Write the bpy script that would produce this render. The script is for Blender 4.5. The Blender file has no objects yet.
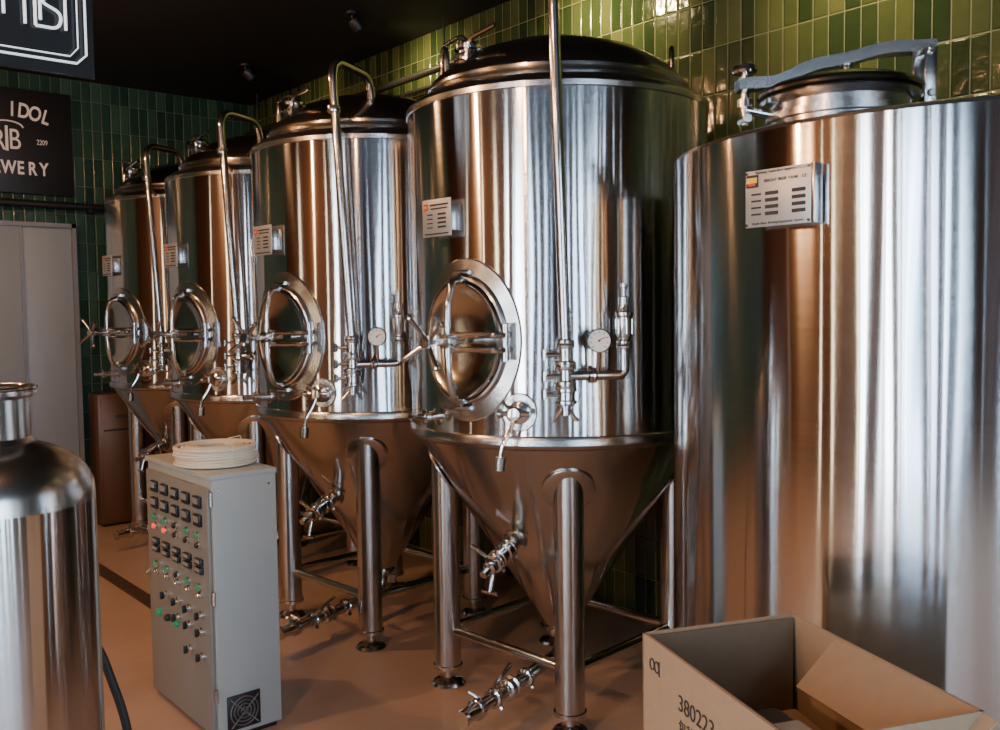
import bpy, bmesh, math, random
from mathutils import Vector, Matrix
random.seed(7)
S=bpy.context.scene
COL=S.collection
pi=math.pi
def rad(a): return a*pi/180

# ---------------------------------------------------------------- materials
def newmat(name):
    m=bpy.data.materials.new(name); m.use_nodes=True
    nt=m.node_tree; b=nt.nodes['Principled BSDF']
    return m,nt,b
def simple(name,col,rough=.5,metal=0.,noise=0.,nscale=20,bump=0.,emit=None,es=0.):
    m,nt,b=newmat(name)
    b.inputs['Base Color'].default_value=(*col,1)
    b.inputs['Roughness'].default_value=rough
    b.inputs['Metallic'].default_value=metal
    tc=nt.nodes.new('ShaderNodeTexCoord'); n=nt.nodes.new('ShaderNodeTexNoise')
    n.inputs['Scale'].default_value=nscale; n.inputs['Detail'].default_value=4
    nt.links.new(tc.outputs['Object'],n.inputs['Vector'])
    if noise>0:
        mx=nt.nodes.new('ShaderNodeMix'); mx.data_type='RGBA'
        mx.inputs[6].default_value=(*[c*(1-noise) for c in col],1)
        mx.inputs[7].default_value=(*[min(1,c*(1+noise)) for c in col],1)
        nt.links.new(n.outputs['Fac'],mx.inputs[0]); nt.links.new(mx.outputs[2],b.inputs['Base Color'])
    if bump>0:
        bp=nt.nodes.new('ShaderNodeBump'); bp.inputs['Strength'].default_value=bump
        bp.inputs['Distance'].default_value=.01
        nt.links.new(n.outputs['Fac'],bp.inputs['Height']); nt.links.new(bp.outputs['Normal'],b.inputs['Normal'])
    if emit:
        b.inputs['Emission Color'].default_value=(*emit,1); b.inputs['Emission Strength'].default_value=es
    return m
def brushed(name,col,rough,aniso,wav=.25):
    m,nt,b=newmat(name)
    b.inputs['Metallic'].default_value=1
    b.inputs['Anisotropic'].default_value=aniso
    b.inputs['Anisotropic Rotation'].default_value=.25
    tg=nt.nodes.new('ShaderNodeTangent'); tg.direction_type='RADIAL'; tg.axis='Z'
    nt.links.new(tg.outputs[0],b.inputs['Tangent'])
    tc=nt.nodes.new('ShaderNodeTexCoord')
    mp=nt.nodes.new('ShaderNodeMapping'); mp.inputs['Scale'].default_value=(3,3,120)
    nt.links.new(tc.outputs['Object'],mp.inputs[0])
    n=nt.nodes.new('ShaderNodeTexNoise'); n.inputs['Scale'].default_value=1.5; n.inputs['Detail'].default_value=3
    nt.links.new(mp.outputs[0],n.inputs['Vector'])
    rr=nt.nodes.new('ShaderNodeMapRange'); rr.inputs[3].default_value=rough*.8; rr.inputs[4].default_value=rough*1.2
    nt.links.new(n.outputs['Fac'],rr.inputs[0]); nt.links.new(rr.outputs[0],b.inputs['Roughness'])
    mx=nt.nodes.new('ShaderNodeMix'); mx.data_type='RGBA'
    mx.inputs[6].default_value=(*[c*.97 for c in col],1); mx.inputs[7].default_value=(*[min(1,c*1.03) for c in col],1)
    nt.links.new(n.outputs['Fac'],mx.inputs[0]); nt.links.new(mx.outputs[2],b.inputs['Base Color'])
    mp2=nt.nodes.new('ShaderNodeMapping'); mp2.inputs['Scale'].default_value=(9,9,.5)
    nt.links.new(tc.outputs['Object'],mp2.inputs[0])
    n2=nt.nodes.new('ShaderNodeTexNoise'); n2.inputs['Scale'].default_value=1.; n2.inputs['Detail'].default_value=1
    nt.links.new(mp2.outputs[0],n2.inputs['Vector'])
    bp=nt.nodes.new('ShaderNodeBump'); bp.inputs['Strength'].default_value=wav; bp.inputs['Distance'].default_value=.01
    nt.links.new(n2.outputs['Fac'],bp.inputs['Height']); nt.links.new(bp.outputs['Normal'],b.inputs['Normal'])
    return m
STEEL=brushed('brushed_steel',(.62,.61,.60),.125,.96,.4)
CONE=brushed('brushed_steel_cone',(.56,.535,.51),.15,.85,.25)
PIPE=simple('polished_steel_pipe',(.60,.59,.58),.13,1,.05,15)
RINGM=simple('satin_steel_ring',(.55,.535,.52),.22,1,.06,30)
LID=simple('polished_lid_steel',(.36,.335,.31),.2,1,.08,12)  # steel darkened: the dark ceiling's reflection is put into the colour
DOORST=simple('manway_door_steel',(.52,.50,.47),.14,1,.08,10)
RUB=simple('black_rubber',(.02,.02,.02),.6)
BLK=simple('black_plastic',(.012,.012,.013),.4)
WHITE=simple('white_print',(.8,.8,.78),.5)
PLATE=simple('etched_plate',(.48,.49,.48),.4,.6,.06,40)
GAUGE=simple('gauge_face',(.85,.88,.85),.3)
REDP=simple('red_print',(.6,.05,.03),.5)
YEL=simple('yellow_print',(.75,.5,.05),.5)
CAB=simple('cabinet_grey_paint',(.38,.41,.39),.45,0,.05,8,.05)
CABF=simple('cabinet_front_paint',(.22,.22,.205),.45,0,.05,8,.05)
REDL=simple('red_lamp',(.7,.03,.03),.3,0,emit=(1,.06,.03),es=1.2)
GRNL=simple('green_lamp',(.01,.20,.09),.3,0,emit=(.03,.6,.25),es=.12)
CHROME=simple('chrome',(.75,.75,.75),.12,1)
CARD=simple('cardboard',(.34,.235,.145),.8,0,.12,30,.15)
CARDI=simple('cardboard_inside',(.15,.10,.06),.85,0,.12,30,.15)  # darker copy of the cardboard; the box's inner shade is in the colour
INK=simple('carton_ink',(.04,.03,.025),.8)
COILM=simple('white_cable',(.74,.69,.55),.45,0,.05,60)
CEIL=simple('ceiling_black',(.009,.008,.0075),.7,0,.2,5)
DARKW=simple('brown_painted_wall',(.085,.034,.014),.5,0,.2,3)
DOORM=simple('door_grey_paint',(.25,.29,.30),.42,0,.04,5)
TRIMM=simple('door_frame_steel',(.22,.22,.21),.4,.4)
BROWN=simple('brown_panel',(.16,.085,.05),.35,.5,.1,6)
FRM=simple('window_frame_dark',(.03,.03,.03),.5)
NEON=simple('neon_tube',(.8,.85,.85),.3,emit=(.85,.93,1.),es=.8)
ACR=simple('smoked_acrylic',(.02,.025,.03),.1)
GRATE=simple('drain_grate',(.11,.065,.045),.5,.3)

def tilemat(name,cols,rough=.16):
    m,nt,b=newmat(name); L=nt.links.new; N=nt.nodes.new
    tc=N('ShaderNodeTexCoord'); sp=N('ShaderNodeSeparateXYZ'); L(tc.outputs['Object'],sp.inputs[0])
    def mth(op,a,bv=None,c=None):
        n=N('ShaderNodeMath'); n.operation=op
        for i,v in enumerate((a,bv,c)):
            if v is None: continue
            if isinstance(v,(int,float)): n.inputs[i].default_value=v
            else: L(v,n.inputs[i])
        return n.outputs[0]
    hx=mth('ADD',sp.outputs['X'],sp.outputs['Y'])   # walls are axis aligned: one of them is constant
    u=mth('DIVIDE',hx,.068); v=mth('DIVIDE',sp.outputs['Z'],.205)
    fu=mth('FRACT',u); fv=mth('FRACT',v); iu=mth('FLOOR',u); iv=mth('FLOOR',v)
    eu=mth('MULTIPLY',mth('MINIMUM',fu,mth('SUBTRACT',1,fu)),.068)
    ev=mth('MULTIPLY',mth('MINIMUM',fv,mth('SUBTRACT',1,fv)),.205)
    e=mth('MINIMUM',eu,ev)
    mask=N('ShaderNodeMapRange'); mask.inputs[1].default_value=.0012; mask.inputs[2].default_value=.003; L(e,mask.inputs[0])
    hgt=N('ShaderNodeMapRange'); hgt.inputs[1].default_value=.001; hgt.inputs[2].default_value=.009; hgt.interpolation_type='SMOOTHSTEP'; L(e,hgt.inputs[0])
    cb=N('ShaderNodeCombineXYZ'); L(iu,cb.inputs[0]); L(iv,cb.inputs[1])
    wn=N('ShaderNodeTexWhiteNoise'); wn.noise_dimensions='2D'; L(cb.outputs[0],wn.inputs['Vector'])
    ns=N('ShaderNodeTexNoise'); ns.inputs['Scale'].default_value=14; ns.inputs['Detail'].default_value=3; L(tc.outputs['Object'],ns.inputs['Vector'])
    val=mth('ADD',mth('MULTIPLY',wn.outputs['Value'],.75),mth('MULTIPLY',ns.outputs['Fac'],.25))
    cr=N('ShaderNodeValToRGB'); el=cr.color_ramp.elements
    el[0].color=(*cols[0],1); el[0].position=.1; el[1].color=(*cols[2],1); el[1].position=.95
    k=el.new(.5); k.color=(*cols[1],1); L(val,cr.inputs[0])
    mx=N('ShaderNodeMix'); mx.data_type='RGBA'; mx.inputs[6].default_value=(*cols[3],1)
    L(mask.outputs[0],mx.inputs[0]); L(cr.outputs[0],mx.inputs[7]); L(mx.outputs[2],b.inputs['Base Color'])
    rr=N('ShaderNodeMapRange'); rr.inputs[3].default_value=.7; rr.inputs[4].default_value=rough; L(mask.outputs[0],rr.inputs[0]); L(rr.outputs[0],b.inputs['Roughness'])
    # slightly uneven glaze per tile
    hh=mth('ADD',hgt.outputs[0],mth('MULTIPLY',ns.outputs['Fac'],1.1))
    tl=mth('MULTIPLY',mth('SUBTRACT',wn.outputs['Value'],.5),mth('MULTIPLY',fu,1.0)); hh=mth('ADD',hh,tl)
    bp=N('ShaderNodeBump'); bp.inputs['Strength'].default_value=.8; bp.inputs['Distance'].default_value=.004
    L(hh,bp.inputs['Height']); L(bp.outputs['Normal'],b.inputs['Normal'])
    return m
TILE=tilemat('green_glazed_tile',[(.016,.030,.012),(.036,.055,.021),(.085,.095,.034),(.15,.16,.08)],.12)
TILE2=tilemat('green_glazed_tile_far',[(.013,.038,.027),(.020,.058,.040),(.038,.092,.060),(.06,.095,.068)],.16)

def floormat():
    m,nt,b=newmat('terracotta_resin_floor'); L=nt.links.new; N=nt.nodes.new
    tc=N('ShaderNodeTexCoord')
    n=N('ShaderNodeTexNoise'); n.inputs['Scale'].default_value=1.3; n.inputs['Detail'].default_value=7; n.inputs['Roughness'].default_value=.6
    L(tc.outputs['Object'],n.inputs['Vector'])
    cr=N('ShaderNodeValToRGB'); el=cr.color_ramp.elements
    el[0].position=.3; el[0].color=(.40,.275,.205,1); el[1].position=.75; el[1].color=(.54,.385,.29,1)
    L(n.outputs['Fac'],cr.inputs[0]); L(cr.outputs[0],b.inputs['Base Color'])
    b.inputs['Roughness'].default_value=.42
    n2=N('ShaderNodeTexNoise'); n2.inputs['Scale'].default_value=60; L(tc.outputs['Object'],n2.inputs['Vector'])
    bp=N('ShaderNodeBump'); bp.inputs['Strength'].default_value=.12; bp.inputs['Distance'].default_value=.005
    L(n2.outputs['Fac'],bp.inputs['Height']); L(bp.outputs['Normal'],b.inputs['Normal'])
    return m
FLOOR=floormat()

# ---------------------------------------------------------------- mesh builder
class Part:
    def __init__(s): s.v=[];s.f=[];s.m=[];s.mats=[]
    def mi(s,mat):
        if mat not in s.mats: s.mats.append(mat)
        return s.mats.index(mat)
    def add(s,vs,fs,mat,M=None):
        o=len(s.v); k=s.mi(mat)
        for v in vs:
            v=Vector(v); s.v.append(M@v if M else v)
        for f in fs: s.f.append([i+o for i in f]); s.m.append(k)
    def lathe(s,prof,mat,M=None,seg=48):
        vs=[];fs=[];rings=[]
        for r,z in prof:
            if r<1e-6: rings.append([len(vs)]); vs.append((0,0,z))
            else:
                rings.append(list(range(len(vs),len(vs)+seg)))
                for i in range(seg):
                    a=2*pi*i/seg; vs.append((r*math.cos(a),r*math.sin(a),z))
        for a,b in zip(rings[:-1],rings[1:]):
            for i in range(seg):
                j=(i+1)%seg
                if len(a)==1 and len(b)==1: continue
                if len(a)==1: fs.append([a[0],b[j],b[i]][::-1])
                elif len(b)==1: fs.append([a[i],a[j],b[0]])
                else: fs.append([a[i],a[j],b[j],b[i]])
        s.add(vs,fs,mat,M)
    def rod(s,a,b,r,mat,seg=16,r2=None):
        a=Vector(a);b=Vector(b);d=b-a;L=d.length
        M=Matrix.Translation(a)@d.to_track_quat('Z','Y').to_matrix().to_4x4()
        r2=r if r2 is None else r2
        e=min(.002,r*.2)
        s.lathe([(0,0),(r-e,0),(r,e),(r2,L-e),(r2-e,L),(0,L)],mat,M,seg)
    def axl(s,p,d,prof,mat,seg=24):
        M=Matrix.Translation(Vector(p))@Vector(d).to_track_quat('Z','Y').to_matrix().to_4x4()
        s.lathe(prof,mat,M,seg)
    def tube(s,pts,r,mat,seg=12,fil=0,closed=False):
        pts=[Vector(p) for p in pts]
        if fil>0: pts=fillet(pts,fil)
        n=len(pts); vs=[];fs=[]
        t0=(pts[1]-pts[0]).normalized()
        up=Vector((0,0,1)) if abs(t0.z)<.9 else Vector((1,0,0))
        nrm=t0.cross(up).normalized()
        for i,p in enumerate(pts):
            if closed: t=(pts[(i+1)%n]-pts[i-1]).normalized()
            else: t=(pts[min(i+1,n-1)]-pts[max(i-1,0)]).normalized()
            nrm=(nrm-t*nrm.dot(t)).normalized(); bn=t.cross(nrm)
            for k in range(seg):
                a=2*pi*k/seg; vs.append(p+nrm*math.cos(a)*r+bn*math.sin(a)*r)
        rng=n if closed else n-1
        for i in range(rng):
            for k in range(seg):
                k2=(k+1)%seg; i2=(i+1)%n
                fs.append([i*seg+k,i*seg+k2,i2*seg+k2,i2*seg+k])
        if not closed:
            fs.append([k for k in range(seg)][::-1]); fs.append([(n-1)*seg+k for k in range(seg)])
        s.add(vs,fs,mat)
    def box(s,c,size,mat,M=None,bev=0.):
        bm=bmesh.new(); bmesh.ops.create_cube(bm,size=1)
        for v in bm.verts: v.co=Vector((v.co.x*size[0],v.co.y*size[1],v.co.z*size[2]))+Vector(c)
        if bev>0: bmesh.ops.bevel(bm,geom=list(bm.edges),offset=bev,segments=2,affect='EDGES',profile=.5)
        bm.verts.index_update()
        s.add([v.co.copy() for v in bm.verts],[[v.index for v in f.verts] for f in bm.faces],mat,M); bm.free()
    def wrap(s,R,th,z0,a,b,prof,mat,seg=64):
        vs=[];fs=[];rings=[]
        for k,h in prof:
            if k<1e-6:
                rings.append([len(vs)]); vs.append(((R+h)*math.cos(th),(R+h)*math.sin(th),z0)); continue
            rings.append(list(range(len(vs),len(vs)+seg)))
            for i in range(seg):
                t=2*pi*i/seg; u=a*k*math.cos(t); w=b*k*math.sin(t)
                an=th+u/R; vs.append(((R+h)*math.cos(an),(R+h)*math.sin(an),z0+w))
        for A,B in zip(rings[:-1],rings[1:]):
            for i in range(seg):
                j=(i+1)%seg
                if len(B)==1: fs.append([A[i],A[j],B[0]])
                else: fs.append([A[i],A[j],B[j],B[i]])
        s.add(vs,fs,mat)
    def mesh(s,name,flat=False):
        me=bpy.data.meshes.new(name); me.from_pydata([tuple(v) for v in s.v],[],s.f)
        for m in s.mats: me.materials.append(m)
        for p,k in zip(me.polygons,s.m): p.material_index=k
        bm=bmesh.new(); bm.from_mesh(me)
        bmesh.ops.recalc_face_normals(bm,faces=bm.faces)
        for f in bm.faces: f.smooth=not flat
        for e in bm.edges:
            if len(e.link_faces)==2:
                if e.calc_face_angle(0)>rad(32): e.smooth=False
            else: e.smooth=False
        bm.to_mesh(me); bm.free(); return me
def fillet(pts,r):
    out=[pts[0]]
    for a,b,c in zip(pts[:-2],pts[1:-1],pts[2:]):
        d1=(a-b);d2=(c-b); l=min(r,d1.length*.49,d2.length*.49)
        p=b+d1.normalized()*l; q=b+d2.normalized()*l
        for i in range(9):
            t=i/8; out.append(p*(1-t)**2+b*2*t*(1-t)+q*t*t)
    out.append(pts[-1]); return out
def empty(name,loc=(0,0,0),rz=0):
    e=bpy.data.objects.new(name,None); e.empty_display_size=.1; e.location=loc; e.rotation_euler=(0,0,rz); COL.objects.link(e); return e
def child(name,me,par=None,loc=(0,0,0)):
    o=bpy.data.objects.new(name,me); COL.objects.link(o); o.location=loc
    if par: o.parent=par
    return o
def text(name,s,size,par,M,mat,ext=.001,align='CENTER',off=0):
    c=bpy.data.curves.new(name,'FONT'); c.body=s; c.size=size; c.extrude=ext; c.align_x=align; c.align_y='CENTER'; c.offset=off
    c.materials.append(mat); o=bpy.data.objects.new(name,c); COL.objects.link(o)
    if par: o.parent=par
    o.matrix_basis=M; return o
def frame(p,xd,yd):
    x=Vector(xd).normalized(); y=Vector(yd).normalized(); z=x.cross(y)
    M=Matrix(((x.x,y.x,z.x,p[0]),(x.y,y.y,z.y,p[1]),(x.z,y.z,z.z,p[2]),(0,0,0,1))); return M
def pol(deg,r,z): return Vector((r*math.cos(rad(deg)),r*math.sin(rad(deg)),z))
def clamp(P,p,d,r,mat=None):
    mat=mat or PIPE
    P.axl(p,d,[(r*1.0,-.016),(r*1.4,-.012),(r*1.45,-.004),(r*1.3,0),(r*1.45,.004),(r*1.4,.012),(r*1.0,.016)],mat,20)
    d=Vector(d).normalized(); s=d.orthogonal().normalized()
    P.rod(Vector(p)+s*r*1.3,Vector(p)+s*(r+.022),.004,mat,8)
    P.axl(Vector(p)+s*(r+.018),s,[(0,-.005),(.008,-.005),(.008,.005),(0,.005)],mat,6)
def bfly(P,p,d,r,hdir,hl=.11):
    d=Vector(d).normalized(); hdir=Vector(hdir).normalized()
    P.axl(p,d,[(0,-.03),(r*1.2,-.03),(r*1.6,-.024),(r*1.6,-.016),(r*1.3,-.012),(r*1.3,.012),(r*1.6,.016),(r*1.6,.024),(r*1.2,.03),(0,.03)],PIPE,24)
    q=d.cross(hdir).normalized()
    P.rod(Vector(p)+q*r,Vector(p)+q*(r+.035),.010,PIPE,10)
    e=Vector(p)+q*(r+.035)
    P.rod(e-hdir*.015,e+hdir*hl,.007,PIPE,10,.0095)

# ---------------------------------------------------------------- fermenter
R=.585; ZS=1.065; ZR=2.28; TIPZ=.24; TIPR=.055
def coneR(z): return R+(z-ZS)*(R-TIPR)/(ZS-TIPZ)
up=Vector((0,0,1))
parts=[]
P=Part() # body
P.lathe([(R,ZS+.02),(R,ZR-.02)],STEEL,seg=128); parts.append(('body',P))
P=Part() # shoulder and welded bands
P.lathe([(R,ZR-.021),(R+.004,ZR-.018),(R+.005,ZR),(R-.002,ZR+.012),(R-.04,ZR+.036),(.50,ZR+.055),(.492,ZR+.06)],RINGM,seg=128)
P.lathe([(.492,ZR+.055),(.505,ZR+.062),(.512,ZR+.070),(.512,ZR+.080),(.50,ZR+.088)],LID,seg=96)
P.lathe([(.50,ZR+.088),(.49,ZR+.108),(.44,ZR+.155),(.36,ZR+.205),(.25,ZR+.245),(.12,ZR+.268),(0,ZR+.275)],LID,seg=96)
P.lathe([(R,ZS+.022),(R+.006,ZS+.018),(R+.010,ZS+.006),(R+.010,ZS-.010),(R+.002,ZS-.022),(R-.016,ZS-.03)],RINGM,seg=128)
parts.append(('shoulder_and_lid',P))
P=Part()
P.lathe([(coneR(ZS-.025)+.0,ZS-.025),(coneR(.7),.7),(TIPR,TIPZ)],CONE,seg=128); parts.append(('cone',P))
# legs
P=Part()
LR=.46
for k in range(4):
    a=230+90*k; c=pol(a,LR,0)
    P.rod(c+Vector((0,0,.075)),c+Vector((0,0,.95)),.054,RINGM,32)
    P.lathe([(0,0),(.068,0),(.07,.006),(.06,.016),(.03,.022),(.02,.03),(.02,.08)],PIPE,Matrix.Translation(c),24)
    P.lathe([(.054,.07),(.060,.072),(.060,.085),(.054,.088)],PIPE,Matrix.Translation(c),32)
    zz=.885; rr=coneR(zz); cd=Vector((math.cos(rad(a)),math.sin(rad(a)),0))
    sl=(R-TIPR)/(ZS-TIPZ); n=(cd-Vector((0,0,sl))).normalized()
    P.axl(cd*(rr-.004)+Vector((0,0,zz)),n,[(0,.0),(.088,.0),(.096,.004),(.096,.010),(.088,.014),(0,.014)],RINGM,40)
for k in range(4):
    a=230+90*k; b=a+90
    A=pol(a,LR,.23);B=pol(b,LR,.23); P.rod(A,B,.019,PIPE,14)
parts.append(('legs',P))
# manway
P=Part()
TH=rad(193); MZ=1.415
P.wrap(R,TH,MZ,.215,.285,[(1.0,-.004),(1.0,.006),(.985,.011),(.80,.012),(.78,.016),(.77,.034),(.74,.036),(.73,.03)],RINGM)
P.wrap(R,TH,MZ,.215,.285,[(.72,.010),(.72,.036),(.70,.042),(.66,.040),(.60,.028),(.45,.014),(.25,.004),(0,0)],DOORST)
nd=Vector((math.cos(TH),math.sin(TH),0)); td=Vector((-math.sin(TH),math.cos(TH),0))
base=nd*R+up*MZ
yk=[base+up*.22+nd*.03,base+up*.20+nd*.075,base+up*.12+nd*.10,base+nd*.105,base-up*.12+nd*.10,base-up*.20+nd*.075,base-up*.22+nd*.03]
P.tube(yk,.013,PIPE,12,.05)
for sg in(1,-1):
    P.rod(base+up*.205*sg-td*.03+nd*.045,base+up*.205*sg+td*.03+nd*.045,.012,PIPE,12)
    P.rod(base+up*.235*sg-td*.035+nd*.02,base+up*.235*sg+td*.035+nd*.02,.010,PIPE,12)
P.tube([base+td*.19+up*.02+nd*.0,base+td*.19+up*.02+nd*.07,base+up*.02+nd*.095],.011,PIPE,10,.03)
P.tube([base+td*.19-up*.03+nd*.0,base+td*.19-up*.03+nd*.07,base-up*.03+nd*.095],.011,PIPE,10,.03)
P.rod(base+td*.19+up*.06+nd*.03,base+td*.19-up*.07+nd*.03,.014,PIPE,12)
P.rod(base+nd*.02,base+nd*.215,.012,PIPE,14)
P.rod(base+nd*.085,base+nd*.125,.026,PIPE,16)
P.rod(base+nd*.185,base+nd*.225,.022,PIPE,16)
for k in range(4):
    a=rad(35+90*k); d=up*math.sin(a)+td*math.cos(a)
    P.rod(base+nd*.205,base+nd*.205+d*.10+nd*.025,.0075,PIPE,10); 
    P.axl(base+nd*.205+d*.10+nd*.025,d,[(0,-.012),(.010,-.008),(.012,0),(.010,.008),(0,.012)],PIPE,10)
parts.append(('manway_door',P))
# name plate
P=Part()
th=rad(183); nd2=Vector((math.cos(th),math.sin(th),0)); td2=Vector((-math.sin(th),math.cos(th),0))
c=nd2*(R+.032)+up*1.845
M=frame(c,td2,up)
P.box((0,0,0),(.155,.13,.004),PLATE,M,.001)
for sx in(-.06,.06): P.box((sx,0,-.018),(.02,.09,.034),RINGM,M,.002)
P.box((-.058,.040,.003),(.022,.022,.002),REDP,M); P.box((-.058,.040,.0035),(.016,.007,.002),YEL,M)
P.box((.015,.045,.003),(.10,.006,.001),INK,M); P.box((.015,.032,.003),(.09,.005,.001),INK,M)
for r_ in range(4):
    P.box((-.035,.012-.015*r_,.003),(.03,.004,.001),INK,M); P.box((.03,.012-.015*r_,.003),(.045,.007,.001),INK,M)
P.box((0,-.056,.003),(.13,.005,.001),INK,M)
parts.append(('name_plate',P))
# CIP pipe with gooseneck and valve cluster
def cip(straight):
    P=Part()
    GZ=2.57
    if straight:
        P.tube([pol(228,.68,1.40),pol(224,.685,3.21)],.019,PIPE,16)
        clamp(P,pol(225.3,.684,2.56),(0,0,1),.02); clamp(P,pol(225.2,.684,2.66),(0,0,1),.02)
        P.axl(pol(224,.685,3.20),(0,0,1),[(.019,0),(.05,.005),(.05,.018),(0,.019)],PIPE,24)
        P.rod(pol(226.0,.685,2.26),pol(226,.58,2.26),.009,PIPE,10)
    else:
        P.tube([pol(228,.68,1.40),pol(223,.69,GZ),pol(235,.38,GZ),pol(237,.33,2.42)],.019,PIPE,16,.10)
        clamp(P,pol(237,.332,2.47),(0,0,1),.02); P.rod(pol(237,.33,2.48),pol(237,.33,2.36),.024,PIPE)
        clamp(P,pol(223.6,.688,2.36),(0,0,1),.02)
        P.rod(pol(224,.688,2.33),pol(224,.58,2.27),.009,PIPE,10)
    clamp(P,pol(228,.68,1.405),(0,0,1),.022)
    P.rod(pol(228,.68,1.20),pol(228,.68,1.40),.024,PIPE,20)
    clamp(P,pol(228,.68,1.335),(0,0,1),.026); clamp(P,pol(228,.68,1.27),(0,0,1),.026)
    bfly(P,pol(228,.68,1.235),(0,0,1),.024,pol(228-90,1,0)*-1,.0)
    P.rod(pol(228,.68,1.20),pol(228,.68,1.17),.016,PIPE)
    side=pol(228+90,1,0)
    for z_,sg in((1.37,-1),(1.30,-1),(1.24,-1)):
        P.rod(pol(228,.68,z_),pol(228,.68,z_)+side*sg*.07,.008,PIPE,10); P.rod(pol(228,.68,z_)+side*sg*.07-up*.018,pol(228,.68,z_)+side*sg*.07+up*.018,.010,PIPE,10)
    P.rod(pol(228,.68,1.20),pol(228,.68,1.20)+side*-.045-up*.05,.007,PIPE,8); P.rod(pol(228,.68,1.2),pol(228,.68,1.2)+side*.04-up*.05,.007,PIPE,8)
    P.rod(pol(228,.68,1.30),pol(228,.58,1.30),.016,PIPE)
    q=pol(245,.67,1.30)
    P.tube([pol(228,.68,1.30),pol(228,.68,1.30)*.25+q*.75,q*1.0,q+up*.13],.0165,PIPE,14,.05)
    clamp(P,(pol(228,.68,1.30)*.55+q*.45),q-pol(228,.68,1.3),.018)
    clamp(P,q+up*.10,(0,0,1),.018)
    P.lathe([(.0,.0),(.022,0),(.026,.01),(.026,.07),(.030,.075),(.030,.085),(.016,.09),(.013,.11),(.019,.112),(.019,.135),(.008,.14),(.008,.165),(.013,.168),(.013,.18),(0,.183)],PIPE,Matrix.Translation(q+up*.12),20)
    for k in range(6):
        d=pol(60*k,.027,0); P.rod(q+up*.135+d,q+up*.185+d,.003,RINGM,6)
    g=pol(237,.70,1.415)
    gd=pol(226,1,0)
    P.axl(g-gd*.012,gd,[(0,0),(.038,0),(.040,.003),(.040,.022),(.036,.026),(.035,.022)],PIPE,32)
    P.axl(g-gd*.012,gd,[(.036,.022),(0,.022)],GAUGE,32)
    P.rod(g+gd*.0115-side*.004,g+gd*.0115+side*.02+up*.012,.0018,REDP,6)
    P.axl(g+gd*.010,gd,[(.004,0),(.004,.003),(0,.003)],BLK,12)
    for k in range(9):
        a=rad(-45+33.75*k); P.box((0,0,0),(.008,.002,.001),BLK,frame(g+gd*.011+(side*math.cos(a)+up*math.sin(a))*.028,(side*math.cos(a)+up*math.sin(a)),(up*math.cos(a)-side*math.sin(a))))
    P.rod(g-up*.035,pol(237,.675,1.305),.007,PIPE,10)
    return P
# sample valve
P=Part()
th=rad(213); n3=Vector((math.cos(th),math.sin(th),0)); s3=Vector((-math.sin(th),math.cos(th),0)); c=n3*R+up*1.17
P.wrap(R,th,1.17,.062,.066,[(1,-.002),(1,.005),(.94,.008),(0,.008)],RINGM,40)
P.axl(c,n3,[(.04,0),(.04,.016),(.03,.02),(.03,.03),(.036,.034),(.036,.046),(.022,.05),(.02,.08),(.0,.082)],PIPE,24)
P.rod(c+n3*.06,c+n3*.06+s3*-.045+up*.04,.006,PIPE,8)
P.tube([c+n3*.06,c+n3*.075-up*.05-s3*.01,c+n3*.10-up*.10-s3*.035,c+n3*.10-up*.17-s3*.045],.008,PIPE,10,.03)
P.rod(c+n3*.10-up*.14-s3*.04,c+n3*.10-up*.185-s3*.045,.019,RINGM,16)
P.rod(c+n3*.055-s3*.05,c+n3*.055+s3*.05,.010,PIPE,10)
P.rod(c+n3*.055-s3*.062,c+n3*.055-s3*.045,.016,PIPE,12)
a2=rad(178); n4=Vector((math.cos(a2),math.sin(a2),0)); c4=n4*(R-.01)+up*1.14
P.axl(c4,n4,[(.035,0),(.035,.012),(.018,.016),(.018,.06),(.026,.062),(.026,.075),(.012,.08),(.012,.13),(0,.132)],PIPE,20)
P.rod(c4+n4*.11,c4+n4*.11+Vector((-math.sin(a2),math.cos(a2),0))*.07,.006,PIPE,8)
parts.append(('sample_valve',P))
# racking arm on cone
P=Part()
d=(pol(195,1,0)-up*.38).normalized(); hz=.66; c=pol(195,coneR(hz)-.02,hz)
P.axl(c,d,[(.0,0),(.045,0),(.047,.03),(.028,.034),(.023,.05),(.023,.10)],RINGM,24)
clamp(P,c+d*.075,d,.026); bfly(P,c+d*.12,d,.024,pol(105,1,0)+up*.5,.14)
clamp(P,c+d*.165,d,.026)
P.axl(c+d*.165,d,[(.022,0),(.022,.03),(.026,.034),(.026,.04),(.014,.045),(.014,.08),(0,.081)],PIPE,20)
P.rod(c+d*.17-up*.01,c+d*.20-up*.09,.010,PIPE,12); P.rod(c+d*.20-up*.09-pol(105,.035,0),c+d*.20-up*.09+pol(105,.035,0),.008,PIPE,10)
parts.append(('racking_valve',P))
# bottom outlet
P=Part()
P.tube([Vector((0,0,TIPZ+.02)),Vector((0,0,.125)),pol(197,.30,.115)],.025,PIPE,18,.09)
P.lathe([(.055,TIPZ),(.062,TIPZ-.004),(.062,TIPZ-.022),(.04,TIPZ-.028)],PIPE,seg=32)
clamp(P,pol(197,.28,.115),pol(197,1,0),.026)
bfly(P,pol(197,.40,.115),pol(197,1,0),.026,pol(197,1,0)*-.8+up*.3,.12)
P.rod(pol(197,.28,.115),pol(197,.60,.115),.024,PIPE,20)
clamp(P,pol(197,.50,.115),pol(197,1,0),.026)
P.axl(pol(197,.60,.115),pol(197,1,0),[(.0,0),(.038,0),(.038,.02),(.032,.024),(.022,.09),(.030,.092),(.030,.11),(0,.111)],PIPE,24)
P.rod(pol(197,.55,.115),pol(197,.56,.115)+pol(107,.07,.03),.007,PIPE,8)
parts.append(('bottom_outlet',P))
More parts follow.
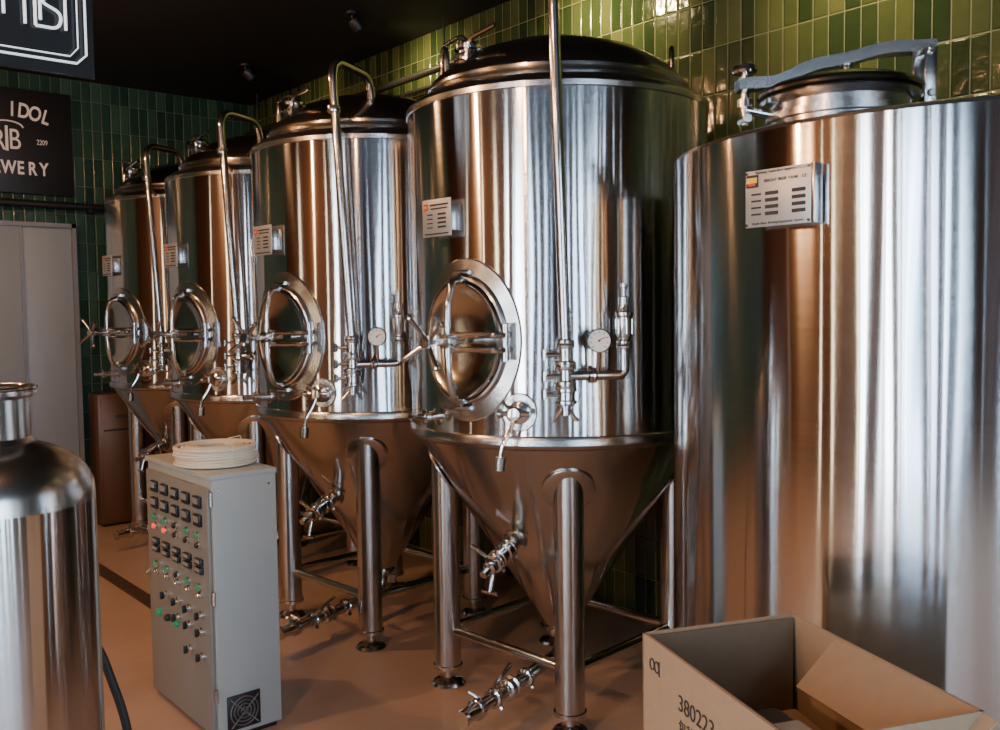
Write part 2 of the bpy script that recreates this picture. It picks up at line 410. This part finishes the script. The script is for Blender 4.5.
# top fittings
P=Part()
zt=ZR+.09
for a in (232+75,232-75,100):
    c=pol(a,.45,zt+.05); t=pol(a+90,1,0)
    P.tube([c+t*x+up*y for x,y in [(-.035,-.03),(-.036,.05),(-.02,.09),(.02,.09),(.036,.05),(.035,-.03)]],.010,LID,8,.02)
c=pol(172,.40,ZR+.12)
P.rod(c,c+up*.08,.035,PIPE,24); clamp(P,c+up*.05,(0,0,1),.036); P.axl(c+up*.08,(0,0,1),[(.05,0),(.05,.015),(.03,.03),(0,.036)],PIPE,24)
P.tube([c+up*.11,c+up*.14+pol(100,.03,0),c+up*.12+pol(100,.12,0)],.008,PIPE,10,.03)
P.tube([c+up*.02+pol(230,.07,0),c+up*.10+pol(230,.07,0),c+up*.12+pol(260,.20,0)],.009,PIPE,10,.05)
c=pol(140,.42,ZR+.11); P.rod(c,c+up*.06,.02,PIPE); clamp(P,c+up*.05,(0,0,1),.022)
P.rod(c+up*.07-pol(60,.05,0),c+up*.08+pol(60,.07,0),.007,PIPE,8)
c=Vector((0.05,0,ZR+.26)); P.rod(c,c+up*.04,.05,LID,24)
parts.append(('top_fittings',P))

X0=2.56; Y0=2.654; SP=1.19
meshes=[(n,p.mesh('fermenter_'+n)) for n,p in parts]
cipA=cip(True).mesh('fermenter_cip_a'); cipB=cip(False).mesh('fermenter_cip_b')
for i,(dx,dy) in enumerate(((0,0),(-.07,.02),(-.03,.03),(0,.02))):
    e=empty('fermentation_tank',(X0+dx,Y0+SP*i+dy,0))
    for n,me in meshes: child(n,me,e)
    child('cip_pipe_and_valves',cipA if i==0 else cipB,e)

# ---------------------------------------------------------------- bright tank
BR=.72; BX,BY,BZ=2.56,1.144,1.93
e=empty('bright_beer_tank',(BX,BY,0))
P=Part(); P.lathe([(BR,.22),(BR,BZ-.012)],STEEL,seg=160); child('body',P.mesh('bbt_body'),e)
P=Part(); P.lathe([(BR,BZ-.012),(BR-.003,BZ-.004),(BR-.012,BZ),(BR-.03,BZ+.004),(.3,BZ+.06),(0,BZ+.07)],RINGM,seg=160)
P.lathe([(BR,.222),(BR-.01,.19),(.5,.12),(0,.09)],RINGM,seg=96)
for k in range(4):
    c=pol(45+90*k,.55,0); P.rod(c,c+up*.2,.05,RINGM,24); P.lathe([(0,0),(.07,0),(.07,.012),(.05,.02)],PIPE,Matrix.Translation(c),24)
child('roof_and_legs',P.mesh('bbt_roof'),e)
P=Part()
mc=Vector((2.17-BX,1.23-BY,BZ+.02))
T=Matrix.Translation(mc)
P.lathe([(.17,-.03),(.17,.065),(.190,.07),(.195,.078),(.190,.086),(.17,.088)],RINGM,T,64)
P.lathe([(.172,.025),(.180,.027),(.180,.043),(.172,.045)],RINGM,T,64)
P.lathe([(.195,.090),(.200,.096),(.195,.104),(.17,.116),(.10,.135),(.0,.143)],LID,T,64)
rx=Vector((.762,-.647,0)); fx=Vector((.647,.762,0))
A=mc+rx*-.235+up*.12; B=mc+rx*.215+up*.175
def flatbar(P,pts,w,t,mat):
    vs=[];fs=[];n=len(pts)
    for i,p in enumerate(pts):
        d=(pts[min(i+1,n-1)]-pts[max(i-1,0)]).normalized(); wd=Vector((0,0,1)).cross(d).normalized(); nn=d.cross(wd)
        for a,b in((-1,-1),(1,-1),(1,1),(-1,1)): vs.append(p+wd*a*w/2+nn*b*t/2)
    for i in range(n-1):
        for k in range(4): fs.append([i*4+k,i*4+(k+1)%4,i*4+4+(k+1)%4,i*4+4+k])
    fs.append([0,1,2,3]);fs.append([(n-1)*4+k for k in range(4)])
    P.add(vs,fs,mat)
bar=fillet([A-rx*.02,mc+rx*-.15+up*.125,mc+rx*-.08+up*.165,mc+rx*.02+up*.18,mc+rx*.10+up*.205,B+up*.035+rx*.02],.05)
flatbar(P,bar,.05,.028,LID)
P.rod(A-up*.10,A+up*.035,.010,PIPE,12); P.axl(A+up*.035,(0,0,1),[(0,-.008),(.028,-.006),(.032,0),(.028,.012),(.012,.018),(.0,.02)],PIPE,24)
P.rod(A-up*.085-fx*.03,A-up*.085+fx*.03,.012,PIPE,12)
P.rod(A-up*.06-rx*.0,mc+rx*-.165+up*.045,.012,PIPE,12)
P.axl(A-up*.045,(0,0,1),[(.0,-.01),(.02,-.01),(.02,.01),(0,.01)],PIPE,16)
for s_ in(-1,1): P.box((0,0,0),(.03,.008,.14),RINGM,frame(mc+rx*.215+fx*.032*s_+up*.13,rx,fx),.002)
P.rod(B-fx*.045+up*.02,B+fx*.045+up*.02,.009,PIPE,12); P.rod(B-fx*.045-up*.085,B+fx*.045-up*.085,.010,PIPE,12)
P.rod(mc+rx*.12+up*.11,mc+rx*.215+up*.105,.014,RINGM,10)
P.rod(mc+rx*.19+up*.07,mc+rx*.24+up*.065,.012,PIPE,10)
P.rod(mc+up*.135+rx*.02,mc+up*.185+rx*.02,.016,PIPE,14)
child('manway_hatch',P.mesh('bbt_manway'),e)
P=Part()
th=rad(178); n5=Vector((math.cos(th),math.sin(th),0)); t5=Vector((-math.sin(th),math.cos(th),0))
M=frame(n5*(BR+.03)+up*1.76,t5,up)
P.box((0,0,0),(.170,.128,.004),PLATE,M,.0015)
P.box((.090,0,-.012),(.008,.128,.03),RINGM,M,.001); P.box((-.07,0,-.017),(.03,.10,.03),RINGM,M)
P.box((.065,0,-.017),(.03,.10,.03),RINGM,M)
P.box((-.066,.040,.003),(.032,.028,.002),BLK,M); P.box((-.066,.042,.0042),(.028,.012,.002),YEL,M); P.box((-.066,.033,.0042),(.02,.006,.002),REDP,M)
for r_ in range(4):
    P.box((-.055,.010-.015*r_,.003),(.026,.004,.001),INK,M); P.box((-.014,.010-.015*r_,.003),(.034,.008,.001),INK,M); P.box((.055,.010-.015*r_,.003),(.034,.008,.001),INK,M)
for sx in(-.080,.080):
    for sy in(-.058,.058): P.axl(M@Vector((sx,sy,.002)),n5,[(.004,0),(.003,.003),(0,.003)],PIPE,10)
child('name_plate',P.mesh('bbt_plate'),e)
text('plate_text_1','Shandong Tiantai Beer Equipment Co.,Ltd',.008,e,M@Matrix.Translation((.01,.058,.003)),INK,.0003)
text('plate_text_2','BRIGHT BEER TANK   CE',.010,e,M@Matrix.Translation((.02,.038,.003)),INK,.0003)
text('plate_text_3','Vessel  Beer  Brewing Equipment  System',.008,e,M@Matrix.Translation((0,-.056,.003)),INK,.0003)

# ---------------------------------------------------------------- control cabinet
CX,CY,CW,CD,CH=1.274,3.06,.626,.248,.955
e=empty('electrical_control_cabinet',(CX,CY,0))
P=Part()
P.box((CD/2+.004,CW/2,CH/2+.01),(CD-.008,CW,CH-.02),CAB,None,.004)
P.box((CD/2,CW/2,CH-.006),(CD+.006,CW+.006,.02),CAB,None,.003)
P.box((.0,CW/2,CH/2-.01),(.012,CW-.03,CH-.07),CABF,None,.003)
P.box((CD/2,CW/2,.01),(CD-.03,CW-.03,.02),BLK)
child('housing',P.mesh('cab_housing'),e)
P=Part(); nx=Vector((-1,0,0)); fxp=-.006
for r_,z in enumerate((.855,.79)):
    for c_ in range(5):
        y=.09+c_*.105
        P.box((fxp-.006,y,z),(.014,.056,.042),BLK,None,.003); P.box((fxp-.0135,y,z+.005),(.002,.042,.022),PLATE)
for z,cols in((.735,'ggkgg'),(.70,'kkkrr'),(.55,'ggkgg'),(.52,'wwwww')):
    for c_,k in enumerate(cols):
        y=.09+c_*.105; mt={'g':GRNL,'r':REDL,'k':BLK,'w':CHROME}[k]
        P.axl((fxp,y,z),nx,[(.014,0),(.014,.008),(.010,.010)],CHROME,18); P.axl((fxp,y,z),nx,[(.010,.008),(.010,.016),(.007,.019),(0,.019)],mt,18)
for z in (.64,.61):
    for c_ in range(5):
        y=.09+c_*.105
        P.box((fxp-.006,y,z),(.014,.056,.024),BLK,None,.003); P.box((fxp-.0135,y,z+.003),(.002,.04,.012),PLATE)
for z,n_ in((.45,4),(.39,3),(.30,2)):
    for c_ in range(n_):
        y=.08+c_*.11
        P.axl((fxp,y,z),nx,[(.016,0),(.016,.010),(.012,.012),(.012,.02),(0,.02)],CHROME,18)
        P.box((fxp-.026,y,z),(.014,.008,.028),BLK,None,.002)
for c_ in range(3): P.axl((fxp,.32+c_*.09,.36),nx,[(.014,0),(.014,.01),(.010,.018),(0,.02)],[GRNL,BLK,GRNL][c_],18)
P.rod((fxp,CW-.03,.5),(fxp-.02,CW-.03,.5),.012,CHROME)
for z in(.15,.5,.85):P.rod((.0,-.003,z),(.0,-.003,z+.05),.006,RINGM,8)
M=frame((CD*.40,-.004,.10),(1,0,0),(0,0,1))
P.box((0,0,0),(.125,.125,.008),BLK,M,.003)
for k in range(4): P.lathe([(.010+.013*k,.004),(.0125+.013*k,.010),(.015+.013*k,.004)],TRIMM,M,32)
for k in range(4):
    a=rad(45+90*k); P.box((0,0,0),(.075,.004,.004),TRIMM,M@Matrix.Rotation(a,4,'Z')@Matrix.Translation((.035,0,.009)))
    P.axl(M@Vector((.052*math.cos(a),.052*math.sin(a),.004)),(0,-1,0),[(.004,0),(.004,.003),(0,.004)],CHROME,10)
for sx in(.03,CD-.03): P.axl((sx,-.001,CH-.05),(0,-1,0),[(.005,0),(.004,.003),(0,.003)],CHROME,10)
child('meters_and_switches',P.mesh('cab_controls'),e)

# cable coil
e=empty('cable_coil',(CX+.125,CY+.235,CH+.009))
P=Part(); cr=.0048
for lay in range(8):
    for k in range(9):
        if 1<=k<=6 and lay<7 and lay>0: continue
        ro=.145-k*cr*1.9; 
        jx=random.uniform(-.006,.006); jy=random.uniform(-.006,.006)
        zz=cr+lay*cr*1.75+random.uniform(0,.001)
        pts=[Vector((jx+ro*math.cos(t)+.003*math.sin(2*t+lay),jy+ro*math.sin(t),zz+.0015*math.sin(t+k+lay))) for t in [2*pi*i/56 for i in range(56)]]
        P.tube(pts,cr,COILM,6,0,True)
for a in(30,270):
    c=pol(a,.113,.035); n=pol(a,1,0)
    P.tube([c-n*.043+up*-.030,c-n*.043+up*.045,c+n*.043+up*.045,c+n*.043-up*.030],.002,COILM,6,.01)
child('windings',P.mesh('coil'),e)

# ---------------------------------------------------------------- left foreground vessel
e=empty('stainless_pressure_vessel',(.490,2.515,0))
VR=.238
P=Part(); P.lathe([(VR,.12),(VR,1.06)],STEEL,seg=96); child('body',P.mesh('vessel_body'),e)
P=Part()
P.lathe([(VR,1.06),(VR-.003,1.10),(VR-.018,1.135),(VR-.05,1.17),(VR-.10,1.195),(.105,1.207),(.096,1.22)],RINGM,seg=96)
P.lathe([(.096,1.22),(.096,1.315),(.104,1.32),(.112,1.326),(.112,1.336),(.104,1.342),(.095,1.344),(.090,1.338),(.090,1.22)],RINGM,seg=64)
P.lathe([(.0,1.27),(.09,1.27)],BLK,seg=48)
P.lathe([(VR,.12),(VR+.006,.115),(VR+.006,.03),(VR,.0),(VR-.02,0),(VR-.02,.1)],RUB,seg=96)
P.tube([Vector((-.10,-.03,1.34)),Vector((-.06,-.05,1.39)),Vector((.02,-.02,1.37))],.01,BLK,8,.02)
P.tube([pol(t,.112,1.342) for t in range(0,360,12)],.004,PIPE,8,0,True)
child('shoulder_neck_base',P.mesh('vessel_top'),e)
P=Part()
P.tube([Vector((.68,2.74,.62)),Vector((.78,2.83,.60)),Vector((.822,2.81,.52)),Vector((.875,2.77,.31)),Vector((.89,2.75,.08)),Vector((.96,2.65,.014)),Vector((1.15,2.2,.014)),Vector((1.0,1.6,.014))],.013,RUB,10,.08)
child('power_cable',P.mesh('cable'))

# ---------------------------------------------------------------- cardboard box
Ab=Vector((1.42,1.23,0)); ang=math.atan2(-.14,.33)
e=empty('cardboard_box',Ab,ang)
W_,L_,H_=.36,.52,.85; t_=.006
P=Part()
P.box((W_/2,-t_/2,H_/2),(W_,t_,H_),CARD); P.box((W_/2,-L_+t_/2,H_/2),(W_,t_,H_),CARD)
P.box((t_/2,-L_/2,H_/2),(t_,L_,H_),CARD); P.box((W_-t_/2,-L_/2,H_/2),(t_,L_,H_),CARD)
P.box((W_/2,-L_/2,.005),(W_,L_,.01),CARD)
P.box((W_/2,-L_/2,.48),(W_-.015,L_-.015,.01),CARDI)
child('box_walls',P.mesh('box_walls'),e)
P=Part()
def flap(a,b,d1,ln,mat=CARDI,t=.005):
    a=Vector(a);b=Vector(b);d=Vector(d1).normalized(); n=(b-a).cross(d).normalized()*t
    w=(b-a).normalized()
    vs=[a,b,b+d*ln-w*.012,a+d*ln+w*.012]; vs=vs+[v+n for v in vs]
    P.add(vs,[[0,1,2,3],[7,6,5,4],[0,4,5,1],[1,5,6,2],[2,6,7,3],[3,7,4,0]],mat)
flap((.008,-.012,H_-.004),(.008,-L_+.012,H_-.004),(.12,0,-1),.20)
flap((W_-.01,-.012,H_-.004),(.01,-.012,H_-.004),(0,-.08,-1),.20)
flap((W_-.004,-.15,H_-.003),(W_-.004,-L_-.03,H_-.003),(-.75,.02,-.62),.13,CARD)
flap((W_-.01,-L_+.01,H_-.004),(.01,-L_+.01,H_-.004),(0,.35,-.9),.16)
# packed things: dark foam block and a folded paper bundle
P.box((.13,-.30,.68),(.15,.26,.12),BLK,None,.015)
P.box((.20,-.10,.66),(.22,.12,.05),CARD,Matrix.Rotation(.06,4,'X'),.006)
P.box((.14,-.33,.745),(.10,.14,.012),PLATE,None,.004)
child('box_flaps_and_contents',P.mesh('box_flaps'),e)
text('carton_text','380223',.045,e,frame((-.0015,-.22,H_-.085),(0,-1,0),(0,0,1)),INK,.0003)
text('carton_text_2','包装箱',.03,e,frame((-.0015,-.20,H_-.13),(0,-1,0),(0,0,1)),INK,.0003)
P=Part()
c=Vector((-.001,-.055,H_-.05))
for sg in(1,-1):
    P.tube([c+Vector((0,-sg*.010,.0))+Vector((0,.009*math.cos(t),.011*math.sin(t))) for t in [2*pi*i/20 for i in range(20)]],.0016,INK,6,0,True)
P.box((-.001,-.075,H_-.05),(.001,.004,.03),INK)
child('box_prints',P.mesh('box_prints'),e)

# ---------------------------------------------------------------- room
XW,YF,XL,YB,ZC=3.40,7.10,-3.5,-3.2,3.22
def slab(name,c,size,mat):
    P=Part(); P.box(c,size,mat); return child(name,P.mesh(name,True))
slab('floor',((XW+XL)/2,(YF+YB)/2,-.05),(XW-XL+.4,YF-YB+.4,.1),FLOOR)
slab('ceiling',((XW+XL)/2,(YF+YB)/2,ZC+.05),(XW-XL+.4,YF-YB+.4,.1),CEIL)
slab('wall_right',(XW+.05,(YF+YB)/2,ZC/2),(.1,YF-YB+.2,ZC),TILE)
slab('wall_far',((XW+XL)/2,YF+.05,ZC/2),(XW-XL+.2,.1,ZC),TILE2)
D0,D1,DH=.76,1.99,2.18
e=empty('door_1',((D0+D1)/2,YF-.045,0)); P=Part(); wd=D1-D0
P.box((-wd/2+.44,.0,DH/2),(.86,.04,DH-.04),DOORM,None,.004); P.box((wd/2-.185,.008,DH/2),(.33,.04,DH-.04),DOORM,None,.004)
P.box((wd/2-.015,0,DH/2),(.03,.08,DH),TRIMM); P.box((-wd/2+.015,0,DH/2),(.03,.08,DH),TRIMM); P.box((0,0,DH-.015),(wd,.08,.03),TRIMM)
P.box((wd/2-.36,-.01,DH/2),(.02,.04,DH-.04),TRIMM)
P.rod((-wd/2+.70,-.04,.9),(-wd/2+.70,-.04,1.05),.012,PIPE)
child('door_leaves',P.mesh('door'),e)
slab('baseboard_far',((XW+D1)/2+.02,YF-.010,.04),(XW-D1-.06,.016,.08),simple('white_skirting',(.55,.53,.5),.5))
# window walls out of view, strip openings laid out to streak the steel
def winwall(name,axis,const,lo,hi,ops,z0,z1,outs):
    P=Part(); 
    def bx(a,b,za,zb,th=.2):
        c=(a+b)/2; 
        if axis=='x': P.box((const+outs*th/2,c,(za+zb)/2),(th,b-a,zb-za),DARKW)
        else: P.box((c,const+outs*th/2,(za+zb)/2),(b-a,th,zb-za),DARKW)
    bx(lo,hi,0,z0); bx(lo,hi,z1,ZC)
    e_=lo
    for a,b in ops: bx(e_,a,z0,z1); e_=b
    bx(e_,hi,z0,z1)
    child(name,P.mesh(name,True))
wn=[0]
def streak_window(axis,const,a,b,z0,z1,outs,mull,col,pw):
    wn[0]+=1; P=Part()
    def bx(p,q,za,zb,th=.06,off=.06):
        c=(p+q)/2
        if axis=='x': P.box((const+outs*(off+th/2),c,(za+zb)/2),(th,q-p,zb-za),FRM)
        else: P.box((c,const+outs*(off+th/2),(za+zb)/2),(q-p,th,zb-za),FRM)
    bx(a,a+.025,z0,z1);bx(b-.025,b,z0,z1);bx(a,b,z0,z0+.06);bx(a,b,z1-.06,z1)
    for m_,w_ in mull: bx(a+m_-w_/2,a+m_+w_/2,z0,z1)
    child('window_%d'%wn[0],P.mesh('window'))
    l=bpy.data.lights.new('daylight_window_%d'%wn[0],'AREA'); l.shape='RECTANGLE'; l.size=b-a; l.size_y=z1-z0; l.color=col  # added strip light behind the bars, shows as a streak on the tanks
    l.energy=pw*(b-a)*(z1-z0)*pi
    o=bpy.data.objects.new('daylight_window_%d'%wn[0],l); COL.objects.link(o)
    c=(a+b)/2; zc=(z0+z1)/2
    o.location=(const+outs*.19,c,zc) if axis=='x' else (c,const+outs*.19,zc)
    d=Vector((-outs,0,0)) if axis=='x' else Vector((0,-outs,0))
    o.rotation_euler=d.to_track_quat('-Z','Y').to_euler()
Z0,Z1=.06,2.95
cold=(.52,.74,1.0); cool=(.80,.90,1.); warm=(1.,.80,.52)
wx=[(-3.05,-2.98),(-2.85,-2.52),(-2.42,-2.34),(-2.18,-1.90),(-1.78,-1.69),(-1.45,-1.12),(-1.04,-.96),(-.72,-.36),(-.28,-.19),(.12,.50),(.58,.67),(1.26,1.58),(1.66,1.74),(2.3,2.40),(3.3,3.42),(4.95,5.07)]
cx=[(cold,30),(cold,30),(cool,36),(cold,32),(cool,34),(cold,26),(cool,36),(cold,34),(cool,34),(cool,36),(cool,28),(cool,38),(warm,30),(warm,18),(warm,16),(warm,9)]  # warm strips at the end are added for copper streaks
mx_=[[],[(.09,.03),(.19,.06)],[],[(.13,.05)],[],[(.12,.05),(.22,.03)],[],[(.10,.04),(.24,.07)],[],[(.13,.06),(.27,.03)],[],[(.10,.03),(.20,.06)],[],[],[],[]]
winwall('wall_left','x',XL,YB-.1,YF+.1,wx,Z0,Z1,-1)
for (a,b),(c,p),m_ in zip(wx,cx,mx_): streak_window('x',XL,a,b,Z0,Z1,-1,m_,c,p)
wy=[(-3.3,-3.22),(-3.05,-2.80),(-2.62,-2.55),(-2.15,-2.07),(-1.95,-1.60),(-1.50,-1.41),(-1.15,-.78),(-.70,-.62),(-.42,-.02),(.07,.15),(.30,.62),(.85,.95),(1.15,1.3),(2.0,2.1),(2.75,2.82)]
cy=[(cold,30),(cold,26),(cool,30),(cool,28),(cold,34),(cool,36),(cold,34),(cool,40),(cold,36),(cool,36),(cold,34),(cool,30),(cold,24),(cool,18),(cool,12)]
my_=[[],[(.12,.04)],[],[],[(.11,.05),(.23,.04)],[],[(.10,.03),(.22,.08)],[],[(.12,.04),(.22,.03),(.31,.05)],[],[(.10,.05),(.22,.04)],[],[],[],[]]
winwall('wall_back','y',YB,XL-.1,XW+.1,wy,Z0,Z1,-1)
for (a,b),(c,p),m_ in zip(wy,cy,my_): streak_window('y',YB,a,b,Z0,Z1,-1,m_,c,p)

# brown steel cabinet by the far wall
e=empty('steel_storage_box',(2.27,6.95,0)); P=Part()
P.box((0,0,.49),(.46,.22,.94),BROWN,None,.006); P.box((0,-.113,.49),(.42,.01,.88),BROWN,None,.004); P.box((0,-.12,.70),(.40,.006,.01),BLK); P.box((0,0,.01),(.42,.18,.02),BLK)
P.rod((-.12,-.135,.8),(.12,-.135,.8),.008,PIPE,8)
child('housing',P.mesh('storage'),e)
# drain channel
P=Part(); P.box((1.68,5.2,.003),(.08,3.2,.006),GRATE)
for k in range(79): P.box((1.68,3.63+k*.04,.007),(.065,.012,.004),GRATE)
child('floor_drain_channel',P.mesh('drain',True))
# wall pipes
P=Part()
P.tube([(XW-.14,4.0,2.93),(XW-.14,6.9,2.93)],.022,BLK,12); P.tube([(XW-.14,4.2,2.84),(XW-.14,6.9,2.84)],.014,RINGM,12)
P.tube([(XW-.14,4.0,2.93),(XW-.3,3.9,2.93),(XW-.45,3.8,2.75)],.022,BLK,12)
for k in range(3):
    P.box((XW-.075,4.3+k*1.2,2.885),(.15,.03,.16),BLK); P.rod((XW-.14,4.3+k*1.2,2.93),(XW-.14,4.3+k*1.2,ZC),.006,BLK,8)
child('glycol_pipe_run',P.mesh('glycol'))
P=Part(); P.tube([(1.0,YF-.05,2.31),(3.3,YF-.05,2.31)],.025,BLK,12)
for x in(1.2,2.1,3.0): P.box((x,YF-.035,2.31),(.03,.06,.08),BLK)
child('wall_conduit',P.mesh('conduit'))
# downlights
for i,y in enumerate((.41,1.80,3.19,4.59,5.98)):
    e=empty('ceiling_spotlight',(2.83,y,ZC)); P=Part()
    P.lathe([(0,0),(.045,0),(.045,-.015),(.010,-.018),(.010,-.04)],BLK,seg=24)
    P.axl((0,0,-.035),(.8,0,-.8),[(0,0),(.034,.0),(.038,.008),(.038,.065),(.032,.065),(.027,.04),(0,.036)],BLK,28)
    child('lamp_housing',P.mesh('spot'),e)
    l=bpy.data.lights.new('spot_lamp','SPOT'); l.color=(1,.76,.34); l.energy=(26,60,95,55,6)[i]; l.spot_size=rad(105); l.spot_blend=1.; l.shadow_soft_size=.028
    o=bpy.data.objects.new('spot_lamp',l); COL.objects.link(o); o.parent=e; o.location=(.06,0,-.095); o.rotation_euler=Vector((.8,0,-.45)).to_track_quat('-Z','Y').to_euler()
# unseen shaded lamps added to warm the floor and the steel's reflections
for i,(x,y,pw) in enumerate(((.7,4.6,85),(.0,1.6,65),(-2.3,3.6,220),(-2.0,.6,60))):
    e=empty('pendant_lamp',(x,y,ZC)); P=Part(); P.rod((0,0,0),(0,0,-.05),.006,BLK,8); P.lathe([(.02,-.05),(.05,-.07),(.11,-.16),(.115,-.18),(.105,-.175),(.04,-.08)],BLK,seg=32)
    child('shade',P.mesh('pendant'),e)
    l=bpy.data.lights.new('pendant_bulb','POINT'); l.color=(1,.50,.22); l.energy=pw; l.shadow_soft_size=.05
    o=bpy.data.objects.new('pendant_bulb',l); COL.objects.link(o); o.parent=e; o.location=(0,0,-.20)

# brewery sign
e=empty('brewery_sign',(1.60,YF-.02,2.74)); P=Part(); P.box((0,0,0),(.80,.03,.72),BLK,None,.004); child('board',P.mesh('sign'),e)
F=lambda x,z,r=0,s=.72: frame((x,-.017,z),(1,0,0),(0,0,1))@Matrix.Rotation(r,4,'Z')@Matrix.Diagonal((s,1,1,1))
s='THE IDOL'; r0=.9; cx_=-.02
for i,ch in enumerate(s):
    if ch==' ': continue
    a=rad((3.5-i)*4.6)
    text('letter_'+ch.lower(),ch,.14,e,F(cx_-math.sin(a)*r0,.21-(1-math.cos(a))*r0,a),WHITE,.002,off=.003)
for i,ch in enumerate('BREWERY'): text('letter2_'+ch.lower(),ch,.125,e,F(cx_-.225+i*.075,-.19),WHITE,.002,off=.003)
text('monogram_b','B',.20,e,F(cx_+.045,.0),WHITE,.002); text('monogram_r','R',.20,e,F(cx_-.055,-.01),WHITE,.002)
text('monogram_bar','I',.25,e,F(cx_-.005,.0),WHITE,.002); text('estd','2209',.05,e,F(cx_+.22,.0),WHITE,.001)
P=Part()
P.tube([Vector((cx_+.10*math.cos(t),-.017,.09+.04*math.sin(t))) for t in [pi*i/16 for i in range(17)]],.006,WHITE,6)
child('monogram_arc',P.mesh('mono'),e)

# neon sign
e=empty('neon_sign',(.60,3.2,2.585)); P=Part()
P.box((0,.02,0),(.78,.012,.58),ACR,None,.004)
P.tube([Vector((x,0,z)) for x,z in [(-.33,-.25),(.33,-.25),(.36,-.22),(.36,.26),(.33,.28),(-.33,.28),(-.36,.26),(-.36,-.22)]],.004,NEON,8,0,True)
P.tube([Vector((x,0,z)) for x,z in [(-.31,-.23),(.31,-.23),(.335,-.20),(.335,.24),(.31,.26),(-.31,.26),(-.335,.24),(-.335,-.20)]],.0025,NEON,8,0,True)
def stroke(pp): P.tube([Vector((x,0,z)) for x,z in pp],.005,NEON,8,.03)
stroke([(.10,-.15),(.10,.0),(.14,-.07),(.18,.0),(.18,-.15)])
stroke([(.12,-.13),(.12,-.03)]);
stroke([(.21,-.15),(.21,.0),(.27,.0),(.28,-.04),(.22,-.07),(.29,-.10),(.28,-.15),(.21,-.15)])
stroke([(.225,-.13),(.225,-.02)]); stroke([(.30,-.15),(.30,.0)])
stroke([(.06,.24),(.06,.05),(.13,.05),(.13,.24)]); stroke([(.16,.05),(.16,.24),(.22,.13),(.28,.24),(.28,.05)])
stroke([(.0,-.15),(.0,.02),(-.07,.0),(-.07,-.06),(.0,-.07),(-.07,-.15)]); stroke([(-.1,-.15),(-.15,.02),(-.2,-.15)]); stroke([(-.28,-.15),(-.28,.22)]); stroke([(-.2,.22),(-.05,.07),(-.05,.22)])
for x in(-.34,.34):
    P.rod((x,.02,.28),(x,.02,ZC-2.585),.003,PIPE,6)
child('panel_and_tubes',P.mesh('neon'),e)

# ---------------------------------------------------------------- world + camera
w=bpy.data.worlds.new('World'); S.world=w; w.use_nodes=True
w.node_tree.nodes['Background'].inputs[0].default_value=(.5,.6,.8,1); w.node_tree.nodes['Background'].inputs[1].default_value=.3
f,pt,ya,ro,H=919.7,3.265,40.34,.71,1.51
pt,ya,ro=map(rad,(pt,ya,ro))
fw=Vector((math.sin(ya)*math.cos(pt),math.cos(ya)*math.cos(pt),-math.sin(pt)))
r=Vector((math.cos(ya),-math.sin(ya),0)); u=r.cross(fw)
Rr=r*math.cos(ro)-u*math.sin(ro); Uu=r*math.sin(ro)+u*math.cos(ro); B_=-fw
cam=bpy.data.cameras.new('camera'); co=bpy.data.objects.new('camera',cam); COL.objects.link(co)
cam.sensor_width=36; cam.lens=f/1000*36; cam.clip_start=.05
co.matrix_world=Matrix(((Rr.x,Uu.x,B_.x,0),(Rr.y,Uu.y,B_.y,0),(Rr.z,Uu.z,B_.z,H),(0,0,0,1)))
S.camera=co
